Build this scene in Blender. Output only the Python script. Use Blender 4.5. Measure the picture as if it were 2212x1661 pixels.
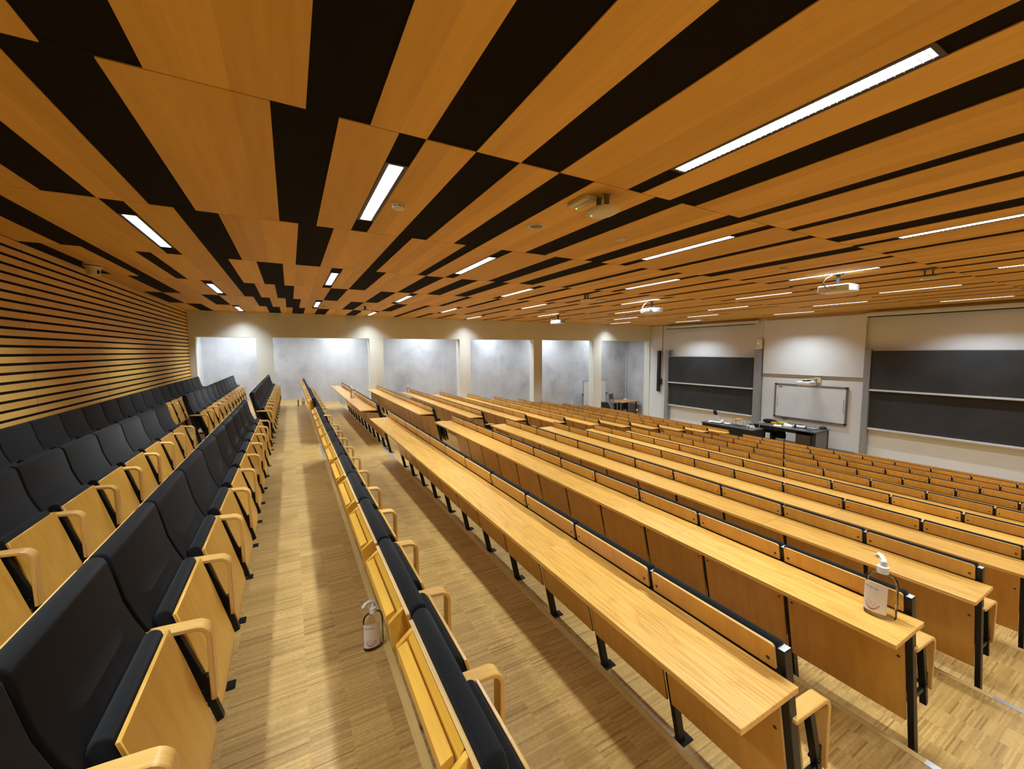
import bpy, bmesh, math, random
from math import sin, cos, pi, radians as R
from mathutils import Vector, Matrix
random.seed(7)
for o in list(bpy.data.objects): bpy.data.objects.remove(o)
S = bpy.context.scene
COL = S.collection
# ------------------------------------------------------------------ camera
CZ = 1.67
cam_d = bpy.data.cameras.new('camera'); cam = bpy.data.objects.new('camera', cam_d); COL.objects.link(cam)
cam_d.sensor_fit = 'HORIZONTAL'; cam_d.sensor_width = 36.0; cam_d.lens = 874.12 / 2212 * 36.0
cam_d.clip_start = 0.05; cam_d.clip_end = 100
_y, _p, _r = R(28.662), R(4.768), R(-0.3144)
_f = Vector((sin(_y)*cos(_p), cos(_y)*cos(_p), -sin(_p)))
_rt = Vector((cos(_y), -sin(_y), 0)); _up = _rt.cross(_f)
rt = _rt*cos(_r) + _up*sin(_r); up = _up*cos(_r) - _rt*sin(_r)
cam.matrix_world = Matrix(((rt.x, up.x, -_f.x, 0), (rt.y, up.y, -_f.y, 0), (rt.z, up.z, -_f.z, CZ), (0, 0, 0, 1)))
S.camera = cam
# ------------------------------------------------------------------ world, exposure
w = bpy.data.worlds.new('world'); S.world = w; w.use_nodes = True
w.node_tree.nodes['Background'].inputs[0].default_value = (0.9, 0.95, 1.0, 1)
w.node_tree.nodes['Background'].inputs[1].default_value = 0.02
S.view_settings.view_transform = 'Standard'; S.view_settings.look = 'None'
S.view_settings.exposure = 0.0; S.view_settings.gamma = 1.0; S.view_settings.use_curve_mapping = False
LAMP_W = 38.0            # watts of one ceiling lamp
LAMP_C = (0.82, 0.93, 1.0)
LAMP_SPREAD = R(112)
CORR_W = 60.0

# ------------------------------------------------------------------ materials
class NT:
    def __init__(s, name):
        s.m = bpy.data.materials.new(name); s.m.use_nodes = True
        s.t = s.m.node_tree; s.n = s.t.nodes; s.b = s.n['Principled BSDF']
    def add(s, typ, **k):
        n = s.n.new(typ)
        for a, v in k.items():
            if a.startswith('i_'):
                key = a[2:]; key = int(key) if key.isdigit() else key.replace('_', ' ')
                n.inputs[key].default_value = v
            else: setattr(n, a, v)
        return n
    def link(s, a, b): s.t.links.new(a, b)
    def ramp(s, fac, stops):
        r = s.add('ShaderNodeValToRGB'); e = r.color_ramp.elements
        while len(e) < len(stops): e.new(0.5)
        for el, (p, c) in zip(e, stops): el.position = p; el.color = (*c, 1)
        s.link(fac, r.inputs[0]); return r.outputs[0]
    def math(s, op, a, b=None):
        n = s.add('ShaderNodeMath', operation=op)
        for i, v in enumerate((a, b)):
            if v is None: continue
            if isinstance(v, (int, float)): n.inputs[i].default_value = v
            else: s.link(v, n.inputs[i])
        return n.outputs[0]
    def mix(s, fac, a, b, mode='MIX'):
        n = s.add('ShaderNodeMix', data_type='RGBA', blend_type=mode)
        for i, v in ((0, fac), (6, a), (7, b)):
            if isinstance(v, (int, float)): n.inputs[i].default_value = v
            elif isinstance(v, tuple): n.inputs[i].default_value = (*v, 1)
            else: s.link(v, n.inputs[i])
        return n.outputs[2]
    def rough(s, v): s.b.inputs['Roughness'].default_value = v
    def bump(s, h, strength=0.2, dist=0.002):
        b = s.add('ShaderNodeBump', i_Strength=strength, i_Distance=dist); s.link(h, b.inputs['Height']); s.link(b.outputs[0], s.b.inputs['Normal'])

def plain(name, col, rough=0.5, metal=0.0, spec=0.5, noise=0.0, nscale=6.0):
    t = NT(name); t.b.inputs['Base Color'].default_value = (*col, 1); t.rough(rough)
    t.b.inputs['Metallic'].default_value = metal; t.b.inputs['Specular IOR Level'].default_value = spec
    tc = t.add('ShaderNodeTexCoord'); nz = t.add('ShaderNodeTexNoise', i_Scale=nscale, i_Detail=4.0)
    t.link(tc.outputs['Object'], nz.inputs['Vector'])
    k = max(noise, 0.03)
    c = t.ramp(nz.outputs['Fac'], [(0.3, tuple(v*(1-k) for v in col)), (0.7, tuple(min(1, v*(1+k)) for v in col))])
    t.link(c, t.b.inputs['Base Color'])
    return t.m

def rnd_offset(t, amount=9.0, space='Object'):
    tc = t.add('ShaderNodeTexCoord'); oi = t.add('ShaderNodeObjectInfo')
    sc = t.add('ShaderNodeVectorMath', operation='SCALE'); cb = t.add('ShaderNodeCombineXYZ')
    a = t.math('MULTIPLY', oi.outputs['Random'], amount); b = t.math('MULTIPLY', oi.outputs['Random'], amount*1.7)
    t.link(a, cb.inputs[0]); t.link(b, cb.inputs[1]); t.link(a, cb.inputs[2])
    ad = t.add('ShaderNodeVectorMath', operation='ADD'); t.link(tc.outputs[space], ad.inputs[0]); t.link(cb.outputs[0], ad.inputs[1])
    return ad.outputs[0], oi.outputs['Random']

def ply(name, a, b, scale=(6, 6, 60), rough=0.33, vary=0.10, coat=0.25):
    """veneered plywood: fine flame figure stretched along one axis"""
    t = NT(name); v, rnd = rnd_offset(t)
    mp = t.add('ShaderNodeMapping', vector_type='POINT'); mp.inputs['Scale'].default_value = scale; t.link(v, mp.inputs[0])
    n1 = t.add('ShaderNodeTexNoise', i_Scale=1.0, i_Detail=5.0, i_Roughness=0.6); t.link(mp.outputs[0], n1.inputs['Vector'])
    n2 = t.add('ShaderNodeTexNoise', i_Scale=2.2, i_Detail=3.0); t.link(v, n2.inputs['Vector'])
    c = t.ramp(n1.outputs['Fac'], [(0.3, b), (0.62, a)])
    d = t.ramp(n2.outputs['Fac'], [(0.35, (0.86, 0.84, 0.8)), (0.65, (1, 1, 1))])
    c = t.mix(0.8, c, d, 'MULTIPLY')
    hs = t.add('ShaderNodeHueSaturation'); t.link(c, hs.inputs['Color'])
    vv = t.math('MULTIPLY_ADD', rnd, vary*2); t.n[-1].inputs[2].default_value = 1-vary
    t.link(vv, hs.inputs['Value']); t.link(hs.outputs[0], t.b.inputs['Base Color'])
    t.rough(rough); t.b.inputs['Coat Weight'].default_value = coat; t.b.inputs['Coat Roughness'].default_value = 0.25
    return t.m

def ash(name):
    """desk tops: ash with straight grain and cathedral figure running along Y"""
    t = NT(name); v, rnd = rnd_offset(t, 5.0)
    mp = t.add('ShaderNodeMapping'); mp.inputs['Scale'].default_value = (5.5, 0.55, 5.5); t.link(v, mp.inputs[0])
    nz = t.add('ShaderNodeTexNoise', i_Scale=0.8, i_Detail=2.0); t.link(mp.outputs[0], nz.inputs['Vector'])
    mul = t.math('MULTIPLY', nz.outputs['Fac'], 15.0)
    fr = t.math('FRACT', mul)
    line = t.ramp(fr, [(0.0, (0.45, 0.45, 0.45)), (0.22, (0.95, 0.95, 0.95)), (0.75, (1.0, 1.0, 1.0)), (1.0, (0.80, 0.80, 0.80))])
    m2 = t.add('ShaderNodeMapping'); m2.inputs['Scale'].default_value = (130, 4, 130); t.link(v, m2.inputs[0])
    n2 = t.add('ShaderNodeTexNoise', i_Scale=1.0, i_Detail=3.0); t.link(m2.outputs[0], n2.inputs['Vector'])
    fine = t.ramp(n2.outputs['Fac'], [(0.38, (0.78, 0.72, 0.62)), (0.55, (1, 1, 1))])
    c = t.mix(1.0, (0.69, 0.385, 0.088), fine, 'MULTIPLY')
    tint = t.mix(line, (0.76, 0.64, 0.46), (1.0, 1.0, 1.0))
    c = t.mix(1.0, c, tint, 'MULTIPLY')
    hs = t.add('ShaderNodeHueSaturation'); t.link(c, hs.inputs['Color'])
    vv = t.math('MULTIPLY_ADD', rnd, 0.14); t.n[-1].inputs[2].default_value = 0.93
    t.link(vv, hs.inputs['Value']); t.link(hs.outputs[0], t.b.inputs['Base Color'])
    t.rough(0.36); t.b.inputs['Coat Weight'].default_value = 0.2; t.b.inputs['Coat Roughness'].default_value = 0.3
    return t.m

def parquet(name):
    """industrial parquet: narrow lamellae laid across the aisle in columns"""
    t = NT(name); g = t.add('ShaderNodeNewGeometry'); sp = t.add('ShaderNodeSeparateXYZ'); t.link(g.outputs['Position'], sp.inputs[0])
    cx = t.math('FLOOR', t.math('DIVIDE', sp.outputs[0], 0.165))
    wn0 = t.add('ShaderNodeTexWhiteNoise', noise_dimensions='1D'); t.link(cx, wn0.inputs['W'])
    yy = t.math('ADD', t.math('DIVIDE', sp.outputs[1], 0.0085), wn0.outputs['Value'])
    cy = t.math('FLOOR', yy)
    blk = t.math('FLOOR', t.math('DIVIDE', yy, 19.0))
    cb = t.add('ShaderNodeCombineXYZ'); t.link(cx, cb.inputs[0]); t.link(cy, cb.inputs[1]); t.link(sp.outputs[2], cb.inputs[2])
    wn = t.add('ShaderNodeTexWhiteNoise', noise_dimensions='2D'); t.link(cb.outputs[0], wn.inputs['Vector'])
    c2 = t.add('ShaderNodeCombineXYZ'); t.link(cx, c2.inputs[0]); t.link(blk, c2.inputs[1])
    wb = t.add('ShaderNodeTexWhiteNoise', noise_dimensions='2D'); t.link(c2.outputs[0], wb.inputs['Vector'])
    c = t.ramp(wn.outputs['Value'], [(0.0, (0.29, 0.165, 0.046)), (0.08, (0.40, 0.237, 0.070)), (0.5, (0.465, 0.285, 0.086)), (1.0, (0.54, 0.350, 0.115))])
    d = t.ramp(wb.outputs['Value'], [(0, (0.88, 0.87, 0.84)), (1, (1.04, 1.04, 1.04))])
    c = t.mix(1.0, c, d, 'MULTIPLY')
    n2 = t.add('ShaderNodeTexNoise', i_Scale=60.0, i_Detail=3.0); t.link(g.outputs['Position'], n2.inputs['Vector'])
    c = t.mix(0.5, c, t.ramp(n2.outputs['Fac'], [(0.35, (0.8, 0.8, 0.8)), (0.6, (1.05, 1.05, 1.05))]), 'MULTIPLY')
    t.link(c, t.b.inputs['Base Color']); t.rough(0.45)
    t.b.inputs['Coat Weight'].default_value = 0.12; t.b.inputs['Coat Roughness'].default_value = 0.22
    return t.m

def ceilwood(name, a, b):
    t = NT(name); g = t.add('ShaderNodeNewGeometry'); sp = t.add('ShaderNodeSeparateXYZ'); t.link(g.outputs['Position'], sp.inputs[0])
    sx = t.math('FLOOR', t.math('DIVIDE', t.math('ADD', sp.outputs[0], 3.03), 0.15))
    sz = t.math('FLOOR', t.math('DIVIDE', sp.outputs[2], 0.0915))
    sy = t.math('FLOOR', t.math('DIVIDE', t.math('ADD', sp.outputs[1], 1.71), 2.0))
    cb = t.add('ShaderNodeCombineXYZ'); t.link(sx, cb.inputs[0]); t.link(sy, cb.inputs[1]); t.link(sz, cb.inputs[2])
    wn = t.add('ShaderNodeTexWhiteNoise', noise_dimensions='3D'); t.link(cb.outputs[0], wn.inputs['Vector'])
    mp = t.add('ShaderNodeMapping'); mp.inputs['Scale'].default_value = (14, 0.9, 14); t.link(g.outputs['Position'], mp.inputs[0])
    nz = t.add('ShaderNodeTexNoise', i_Scale=1.6, i_Detail=5.0, i_Roughness=0.6); t.link(mp.outputs[0], nz.inputs['Vector'])
    c = t.ramp(nz.outputs['Fac'], [(0.32, b), (0.66, a)])
    c = t.mix(1.0, c, t.ramp(wn.outputs['Value'], [(0, (0.86, 0.85, 0.83)), (1, (1.06, 1.06, 1.06))]), 'MULTIPLY')
    t.link(c, t.b.inputs['Base Color']); t.rough(0.65); t.b.inputs['Specular IOR Level'].default_value = 0.25
    return t.m

def concrete(name):
    t = NT(name); g = t.add('ShaderNodeNewGeometry')
    n1 = t.add('ShaderNodeTexNoise', i_Scale=0.9, i_Detail=7.0, i_Roughness=0.62); t.link(g.outputs['Position'], n1.inputs['Vector'])
    mp = t.add('ShaderNodeMapping'); mp.inputs['Scale'].default_value = (5, 5, 0.6); t.link(g.outputs['Position'], mp.inputs[0])
    n2 = t.add('ShaderNodeTexNoise', i_Scale=1.0, i_Detail=6.0); t.link(mp.outputs[0], n2.inputs['Vector'])
    n3 = t.add('ShaderNodeTexNoise', i_Scale=55.0, i_Detail=2.0); t.link(g.outputs['Position'], n3.inputs['Vector'])
    vo = t.add('ShaderNodeTexVoronoi', i_Scale=1.1); t.link(g.outputs['Position'], vo.inputs['Vector'])
    c = t.ramp(n1.outputs['Fac'], [(0.30, (0.38, 0.39, 0.42)), (0.48, (0.53, 0.54, 0.57)), (0.70, (0.62, 0.63, 0.66))])
    c = t.mix(1.0, c, t.ramp(n2.outputs['Fac'], [(0.30, (0.95, 0.95, 0.95)), (0.55, (1.01, 1.01, 1.01))]), 'MULTIPLY')
    c = t.mix(1.0, c, t.ramp(n3.outputs['Fac'], [(0.3, (0.93, 0.93, 0.93)), (0.6, (1.0, 1.0, 1.0))]), 'MULTIPLY')
    c = t.mix(1.0, c, t.ramp(vo.outputs['Distance'], [(0.0, (0.6, 0.6, 0.6)), (0.045, (1, 1, 1))]), 'MULTIPLY')
    t.link(c, t.b.inputs['Base Color']); t.rough(0.75)
    return t.m

def fabric(name, col):
    t = NT(name); t.b.inputs['Base Color'].default_value = (*col, 1); t.rough(0.95)
    t.b.inputs['Sheen Weight'].default_value = 0.06; t.b.inputs['Sheen Roughness'].default_value = 0.5
    t.b.inputs['Specular IOR Level'].default_value = 0.2
    tc = t.add('ShaderNodeTexCoord'); nz = t.add('ShaderNodeTexNoise', i_Scale=350.0, i_Detail=2.0); t.link(tc.outputs['Object'], nz.inputs['Vector'])
    t.link(t.ramp(nz.outputs['Fac'], [(0.3, tuple(v*0.7 for v in col)), (0.7, tuple(v*1.35 for v in col))]), t.b.inputs['Base Color'])
    t.bump(nz.outputs['Fac'], 0.25, 0.001)
    return t.m

def emit(name, col, s):
    t = NT(name); t.b.inputs['Base Color'].default_value = (*col, 1)
    t.b.inputs['Emission Color'].default_value = (*col, 1); t.b.inputs['Emission Strength'].default_value = s
    return t.m

def clear(name, col):
    """thin clear plastic shell: mirror-like film over see-through, denser at grazing angles"""
    t = NT(name); tr = t.add('ShaderNodeBsdfTransparent'); gl = t.add('ShaderNodeBsdfGlossy', i_Roughness=0.06)
    lw = t.add('ShaderNodeLayerWeight', i_Blend=0.45)
    t.link(t.ramp(lw.outputs['Facing'], [(0.0, col), (0.75, tuple(v*0.96 for v in col)), (1.0, tuple(v*0.80 for v in col))]), tr.inputs[0])
    fr = t.add('ShaderNodeFresnel', i_IOR=1.30); mx = t.add('ShaderNodeMixShader')
    t.link(fr.outputs[0], mx.inputs[0]); t.link(tr.outputs[0], mx.inputs[1]); t.link(gl.outputs[0], mx.inputs[2])
    t.link(mx.outputs[0], t.n['Material Output'].inputs[0]); return t.m

M = dict(
    ply=ply('birch_plywood', (0.69, 0.380, 0.066), (0.60, 0.310, 0.048), (5, 22, 3)),
    plyedge=ply('plywood_edge', (0.72, 0.46, 0.15), (0.42, 0.235, 0.06), (420, 3, 3), 0.5),
    arm=ply('laminated_beech', (0.70, 0.415, 0.115), (0.61, 0.335, 0.085), (4, 60, 4), 0.35),
    slat=ply('slat_beech', (0.79, 0.435, 0.052), (0.70, 0.36, 0.040), (50, 2, 50), 0.35),
    ash=ash('ash_desktop'), floor=parquet('parquet'),
    nosing=ply('oak_nosing', (0.66, 0.46, 0.17), (0.56, 0.37, 0.125), (30, 2, 30), 0.45),
    ceil=ceilwood('ceiling_veneer', (0.78, 0.455, 0.105), (0.71, 0.395, 0.082)),
    wallwood=ceilwood('slat_wall_veneer', (0.82, 0.51, 0.130), (0.75, 0.45, 0.105)),
    felt=plain('black_felt', (0.011, 0.008, 0.006), 0.95, spec=0.1),
    concrete=concrete('raw_concrete'),
    paint=plain('cream_paint', (0.74, 0.74, 0.66), 0.7, noise=0.02, nscale=1.5),
    white=plain('white_panel', (0.77, 0.79, 0.80), 0.55, noise=0.015, nscale=1.0),
    trunk=plain('grey_skirting', (0.30, 0.30, 0.30), 0.5),
    fab=fabric('black_wool', (0.0060, 0.0062, 0.0068)),
    steel=plain('black_steel', (0.005, 0.005, 0.005), 0.45, spec=0.3),
    cap=plain('post_top_glint', (0.62, 0.65, 0.65), 0.35, 0.25),  # pale grey paints in the lamp reflection on the glossy post tops
    alu=plain('aluminium', (0.55, 0.56, 0.57), 0.38, 0.85),
    tray=plain('tray_aluminium', (0.70, 0.72, 0.73), 0.4, 0.2),
    alud=plain('grey_aluminium', (0.33, 0.345, 0.365), 0.45, 0.3),
    screw=plain('screw_head', (0.012, 0.010, 0.008), 0.4),
    board=plain('chalkboard', (0.027, 0.029, 0.032), 0.62, noise=0.2, nscale=2.0),
    wb=plain('whiteboard_face', (0.72, 0.74, 0.76), 0.35, noise=0.01),
    gold=plain('cream_plastic', (0.66, 0.58, 0.40), 0.45),
    plastic=plain('white_plastic', (0.80, 0.81, 0.82), 0.35),
    grey=plain('grey_plastic', (0.15, 0.15, 0.155), 0.4),
    black=plain('black_plastic', (0.010, 0.010, 0.011), 0.4),
    bench=plain('dark_bench', (0.016, 0.014, 0.013), 0.5),
    benchtop=plain('bench_top', (0.085, 0.09, 0.09), 0.30),
    mesh=plain('speaker_mesh', (0.22, 0.19, 0.15), 0.8),
    orange=plain('orange_box', (0.72, 0.30, 0.03), 0.5), yellow=plain('yellow_box', (0.66, 0.62, 0.02), 0.5),
    paper=plain('paper', (0.80, 0.80, 0.80), 0.8), cream=plain('cream_cloth', (0.52, 0.46, 0.33), 0.9),
    tablewood=plain('table_top', (0.58, 0.30, 0.11), 0.4, noise=0.08),
    lamp=emit('lamp_diffuser', (0.90, 0.97, 1.0), 5.5), lampoff=plain('lamp_reflector', (0.5, 0.5, 0.5), 0.4),
    led=emit('green_led', (0.1, 1.0, 0.15), 4.0), ledr=emit('orange_led', (1.0, 0.22, 0.05), 1.3),
    rim=plain('lamp_rim', (0.055, 0.038, 0.026), 0.5),
    louvre=plain('lamp_louvre', (0.82, 0.84, 0.86), 0.3, 0.2),
    glass=clear('clear_plastic', (0.90, 0.885, 0.90)), label=plain('paper_label', (0.74, 0.68, 0.63), 0.6),
    ink=plain('label_ink', (0.10, 0.08, 0.09), 0.7), red=plain('label_red', (0.42, 0.16, 0.12), 0.7),
)

# ------------------------------------------------------------------ mesh building
class MB:
    def __init__(s): s.v = []; s.f = []; s.m = []
    def face(s, pts, m=0):
        i = len(s.v); s.v += [tuple(p) for p in pts]; s.f.append(tuple(range(i, i+len(pts)))); s.m.append(m); return s
    def hexa(s, p, m=0, skip=()):
        i = len(s.v); s.v += [tuple(q) for q in p]
        for k, q in enumerate(((0, 3, 2, 1), (4, 5, 6, 7), (0, 1, 5, 4), (1, 2, 6, 5), (2, 3, 7, 6), (3, 0, 4, 7))):
            if k not in skip: s.f.append(tuple(i+a for a in q)); s.m.append(m)
        return s
    def box(s, x0, x1, y0, y1, z0, z1, m=0, skip=()):
        return s.hexa([(x0, y0, z0), (x1, y0, z0), (x1, y1, z0), (x0, y1, z0), (x0, y0, z1), (x1, y0, z1), (x1, y1, z1), (x0, y1, z1)], m, skip)
    def prism(s, poly, y0, y1, m=0, edge=None):
        """XZ polygon pushed along Y"""
        n = len(poly); i = len(s.v)
        s.v += [(x, y0, z) for x, z in poly] + [(x, y1, z) for x, z in poly]
        a = sum(poly[k][0]*poly[(k+1) % n][1] - poly[(k+1) % n][0]*poly[k][1] for k in range(n)) > 0
        c0 = list(range(i, i+n)); c1 = list(range(i+n, i+2*n))
        s.f.append(tuple(c0 if a else c0[::-1])); s.m.append(m if edge is None else edge)
        s.f.append(tuple(c1[::-1] if a else c1)); s.m.append(m if edge is None else edge)
        for k in range(n):
            k2 = (k+1) % n; q = (i+k, i+n+k, i+n+k2, i+k2)
            s.f.append(q if a else q[::-1]); s.m.append(m)
        return s
    def zprism(s, poly, z0, z1, m=0):
        n = len(poly); i = len(s.v)
        s.v += [(x, y, z0) for x, y in poly] + [(x, y, z1) for x, y in poly]
        a = sum(poly[k][0]*poly[(k+1) % n][1] - poly[(k+1) % n][0]*poly[k][1] for k in range(n)) > 0
        c0 = list(range(i, i+n)); c1 = list(range(i+n, i+2*n))
        s.f.append(tuple(c0[::-1] if a else c0)); s.m.append(m); s.f.append(tuple(c1 if a else c1[::-1])); s.m.append(m)
        for k in range(n):
            k2 = (k+1) % n; q = (i+k, i+k2, i+n+k2, i+n+k); s.f.append(q if a else q[::-1]); s.m.append(m)
        return s
    def lathe(s, prof, c=(0, 0, 0), seg=24, sx=1, sy=1, m=0, cap=True, axis='z'):
        i = len(s.v); n = len(prof)
        for r, z in prof:
            for k in range(seg):
                a = 2*pi*k/seg; p = (r*cos(a)*sx, r*sin(a)*sy, z)
                if axis == 'x': p = (p[2], p[0], p[1])
                if axis == 'y': p = (p[1], p[2], p[0])
                s.v.append((c[0]+p[0], c[1]+p[1], c[2]+p[2]))
        for j in range(n-1):
            for k in range(seg):
                k2 = (k+1) % seg; s.f.append((i+j*seg+k, i+j*seg+k2, i+(j+1)*seg+k2, i+(j+1)*seg+k)); s.m.append(m)
        if cap:
            s.f.append(tuple(i+k for k in range(seg))[::-1]); s.m.append(m)
            s.f.append(tuple(i+(n-1)*seg+k for k in range(seg))); s.m.append(m)
        return s
    def cyl(s, c, r, h, seg=16, m=0, axis='z'): return s.lathe([(r, 0), (r, h)], c, seg, m=m, axis=axis)
    def tube(s, pts, r, seg=8, m=0):
        pts = [Vector(p) for p in pts]; i = len(s.v); n = len(pts)
        for j, p in enumerate(pts):
            d = (pts[min(j+1, n-1)] - pts[max(j-1, 0)]).normalized()
            u = d.orthogonal().normalized() if j == 0 else (pu - d*pu.dot(d)).normalized()
            pu = u; v = d.cross(u)
            for k in range(seg):
                a = 2*pi*k/seg; s.v.append(tuple(p + (u*cos(a)+v*sin(a))*r))
        for j in range(n-1):
            for k in range(seg):
                k2 = (k+1) % seg; s.f.append((i+j*seg+k, i+j*seg+k2, i+(j+1)*seg+k2, i+(j+1)*seg+k)); s.m.append(m)
        s.f.append(tuple(i+k for k in range(seg))[::-1]); s.m.append(m); s.f.append(tuple(i+(n-1)*seg+k for k in range(seg))); s.m.append(m)
        return s
    def mesh(s, name, mats, bevel=0.0, seg=2, smooth=35):
        me = bpy.data.meshes.new(name); me.from_pydata(s.v, [], s.f)
        for k in mats: me.materials.append(M[k])
        for p, mi in zip(me.polygons, s.m): p.material_index = mi
        bm = bmesh.new(); bm.from_mesh(me)
        bmesh.ops.recalc_face_normals(bm, faces=bm.faces)
        if bevel > 0:
            ed = [e for e in bm.edges if len(e.link_faces) == 2 and e.calc_face_angle(0) > R(32)]
            bmesh.ops.bevel(bm, geom=ed, offset=bevel, segments=seg, profile=0.5, affect='EDGES', clamp_overlap=True)
        bm.to_mesh(me); bm.free()
        if smooth:
            for p in me.polygons: p.use_smooth = True
            me.set_sharp_from_angle(angle=R(smooth))
        me.update(); return me

def obj(name, mb, mats, parent=None, bevel=0.0, seg=2, smooth=35, loc=None):
    if isinstance(mats, str): mats = [mats]
    me = mb if isinstance(mb, bpy.types.Mesh) else mb.mesh(name, mats, bevel, seg, smooth)
    o = bpy.data.objects.new(name, me); COL.objects.link(o)
    if parent: o.parent = parent
    if loc: o.location = loc
    return o
def tag(o, label=None, cat=None, group=None, kind=None):
    for k, v in (('label', label), ('category', cat), ('group', group), ('kind', kind)):
        if v: o[k] = v
    return o
def thing(name, label, cat, loc=(0, 0, 0), rz=0.0, group=None):
    o = bpy.data.objects.new(name, None); COL.objects.link(o); o.location = loc; o.rotation_euler = (0, 0, rz)
    o.empty_display_size = 0.1
    return tag(o, label, cat, group)
def struct(name, mb, mats, **k): return tag(obj(name, mb, mats, **k), kind='structure')
def dup(root, loc, label, group=None, rz=None):
    r = root.copy(); COL.objects.link(r); r.location = loc; r['label'] = label
    if group: r['group'] = group
    if rz is not None: r.rotation_euler = (0, 0, rz)
    for ch in list(root.children):
        c = ch.copy(); COL.objects.link(c); c.parent = r
        for g in list(ch.children):
            d = g.copy(); COL.objects.link(d); d.parent = c
    return r
ORD = 'zeroth first second third fourth fifth sixth seventh eighth ninth tenth eleventh twelfth thirteenth fourteenth fifteenth sixteenth seventeenth eighteenth nineteenth twentieth twenty-first twenty-second twenty-third twenty-fourth twenty-fifth'.split()

# ------------------------------------------------------------------ measures
XL, XF = -2.45, 15.55           # slatted back wall, blackboard wall
YN, YP, YC = -1.71, 14.25, 16.35  # near wall (behind the camera), pillar wall, concrete wall of the corridor
ZC = 2.841
PITCH = 0.56
ROWX, DX, DZ = 1.394, 1.104, 0.1592
def rowx(k): return ROWX + DX*(k-1)
def rowz(k): return -0.309 - DZ*(k-1)
EDGES = [(XL, 0.0), (0.425, -0.155)] + [(1.50 + DX*(k-1), rowz(k)) for k in range(1, 11)]
ZF = rowz(10)

# ------------------------------------------------------------------ floor with its tiers
mb = MB()
for i, (x0, z) in enumerate(EDGES):
    x1 = EDGES[i+1][0] if i+1 < len(EDGES) else 16.4
    mb.face([(x0, YN, z), (x1, YN, z), (x1, YC, z), (x0, YC, z)])
    if i+1 < len(EDGES):
        z1 = EDGES[i+1][1]; mb.face([(x1, YN, z), (x1, YC, z), (x1, YC, z1), (x1, YN, z1)])
struct('floor', mb, ['floor'], smooth=0)
for i in range(1, len(EDGES)):
    x, z = EDGES[i][0], EDGES[i-1][1]
    mb = MB()
    for y0, y1, m in ((YN, 0.62, 1), (0.62, 6.90, 0), (6.90, 7.96, 1), (7.96, YP+.1, 0)):
        mb.box(x-0.032, x+0.006, y0, y1, z-0.022, z+0.0025, m)
    struct('trim_%d' % i, mb, ['nosing', 'alu'], smooth=0)

# ------------------------------------------------------------------ walls
# slatted wood wall behind the last row: boards between dark grooves, joints every two metres
mb = MB(); mb.box(XL-0.12, XL-0.010, YN, YP, -0.02, ZC+0.05, 1)
z = 2.845; j = [YN] + [0.37+2*k for k in range(8)]
j = [y for y in j if y < YP] + [YP]
zz = [2.841 - 0.0915*k for k in range(0, 32)]
for k in range(31):
    z1 = zz[k] - (0.0145 if k else 0.004); z0 = zz[k+1] + 0.014
    if z0 < 0: break
    for a, b in zip(j[:-1], j[1:]):
        mb.box(XL-0.010, XL-0.004, a+0.004, b-0.004, z0, z1, 0)
struct('wall_left', mb, ['wallwood', 'felt'], smooth=0)
# pillar wall with its tall openings to the corridor
mb = MB()
TOP = 2.108; PT = 0.34
for x0, x1 in ((XL-0.12, -2.31), (-0.87, -0.45), (2.35, 2.80), (5.57, 6.0), (8.82, 9.23), (11.99, 12.45), (15.51, 16.4)):
    mb.box(x0, x1, YP, YP+PT, ZF-0.05, TOP)
mb.box(XL-0.12, 16.4, YP, YP+PT, TOP, ZC+0.05)
struct('wall_far', mb, ['paint'], smooth=0)
mb = MB(); mb.box(XL-0.2, 16.4, YC, YC+0.15, ZF-0.05, 3.0); mb.box(16.05, 16.2, YP+PT, YC, ZF-0.05, 3.0); mb.box(XL-0.2, XL-0.05, YP+PT, YC, -0.05, 3.0)
struct('wall_corridor', mb, ['concrete'], smooth=0)
mb = MB(); mb.tube([(16.0, YC-0.03, ZF), (16.0, YC-0.03, 2.9)], 0.02, 8)
struct('trim_21', mb, ['white'])
mb = MB(); mb.box(XL-0.12, 16.4, YN-0.12, YN, ZF-0.05, ZC+0.1)
struct('wall_near', mb, ['wallwood'], smooth=0)
mb = MB(); mb.box(XF, XF+0.15, YN-0.1, YP+0.02, ZF-0.05, ZC+0.1)
mb.box(XF-0.03, XF, 5.70, 8.78, ZF+0.15, 0.665)
struct('wall_front', mb, ['white'], smooth=0)
mb = MB(); mb.box(XF-0.045, XF, YN, YP, ZF, -1.60); mb.box(XF-0.052, XF, YN, YP, -1.66, -1.645)
struct('baseboard_front', mb, ['trunk'], smooth=0)

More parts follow.
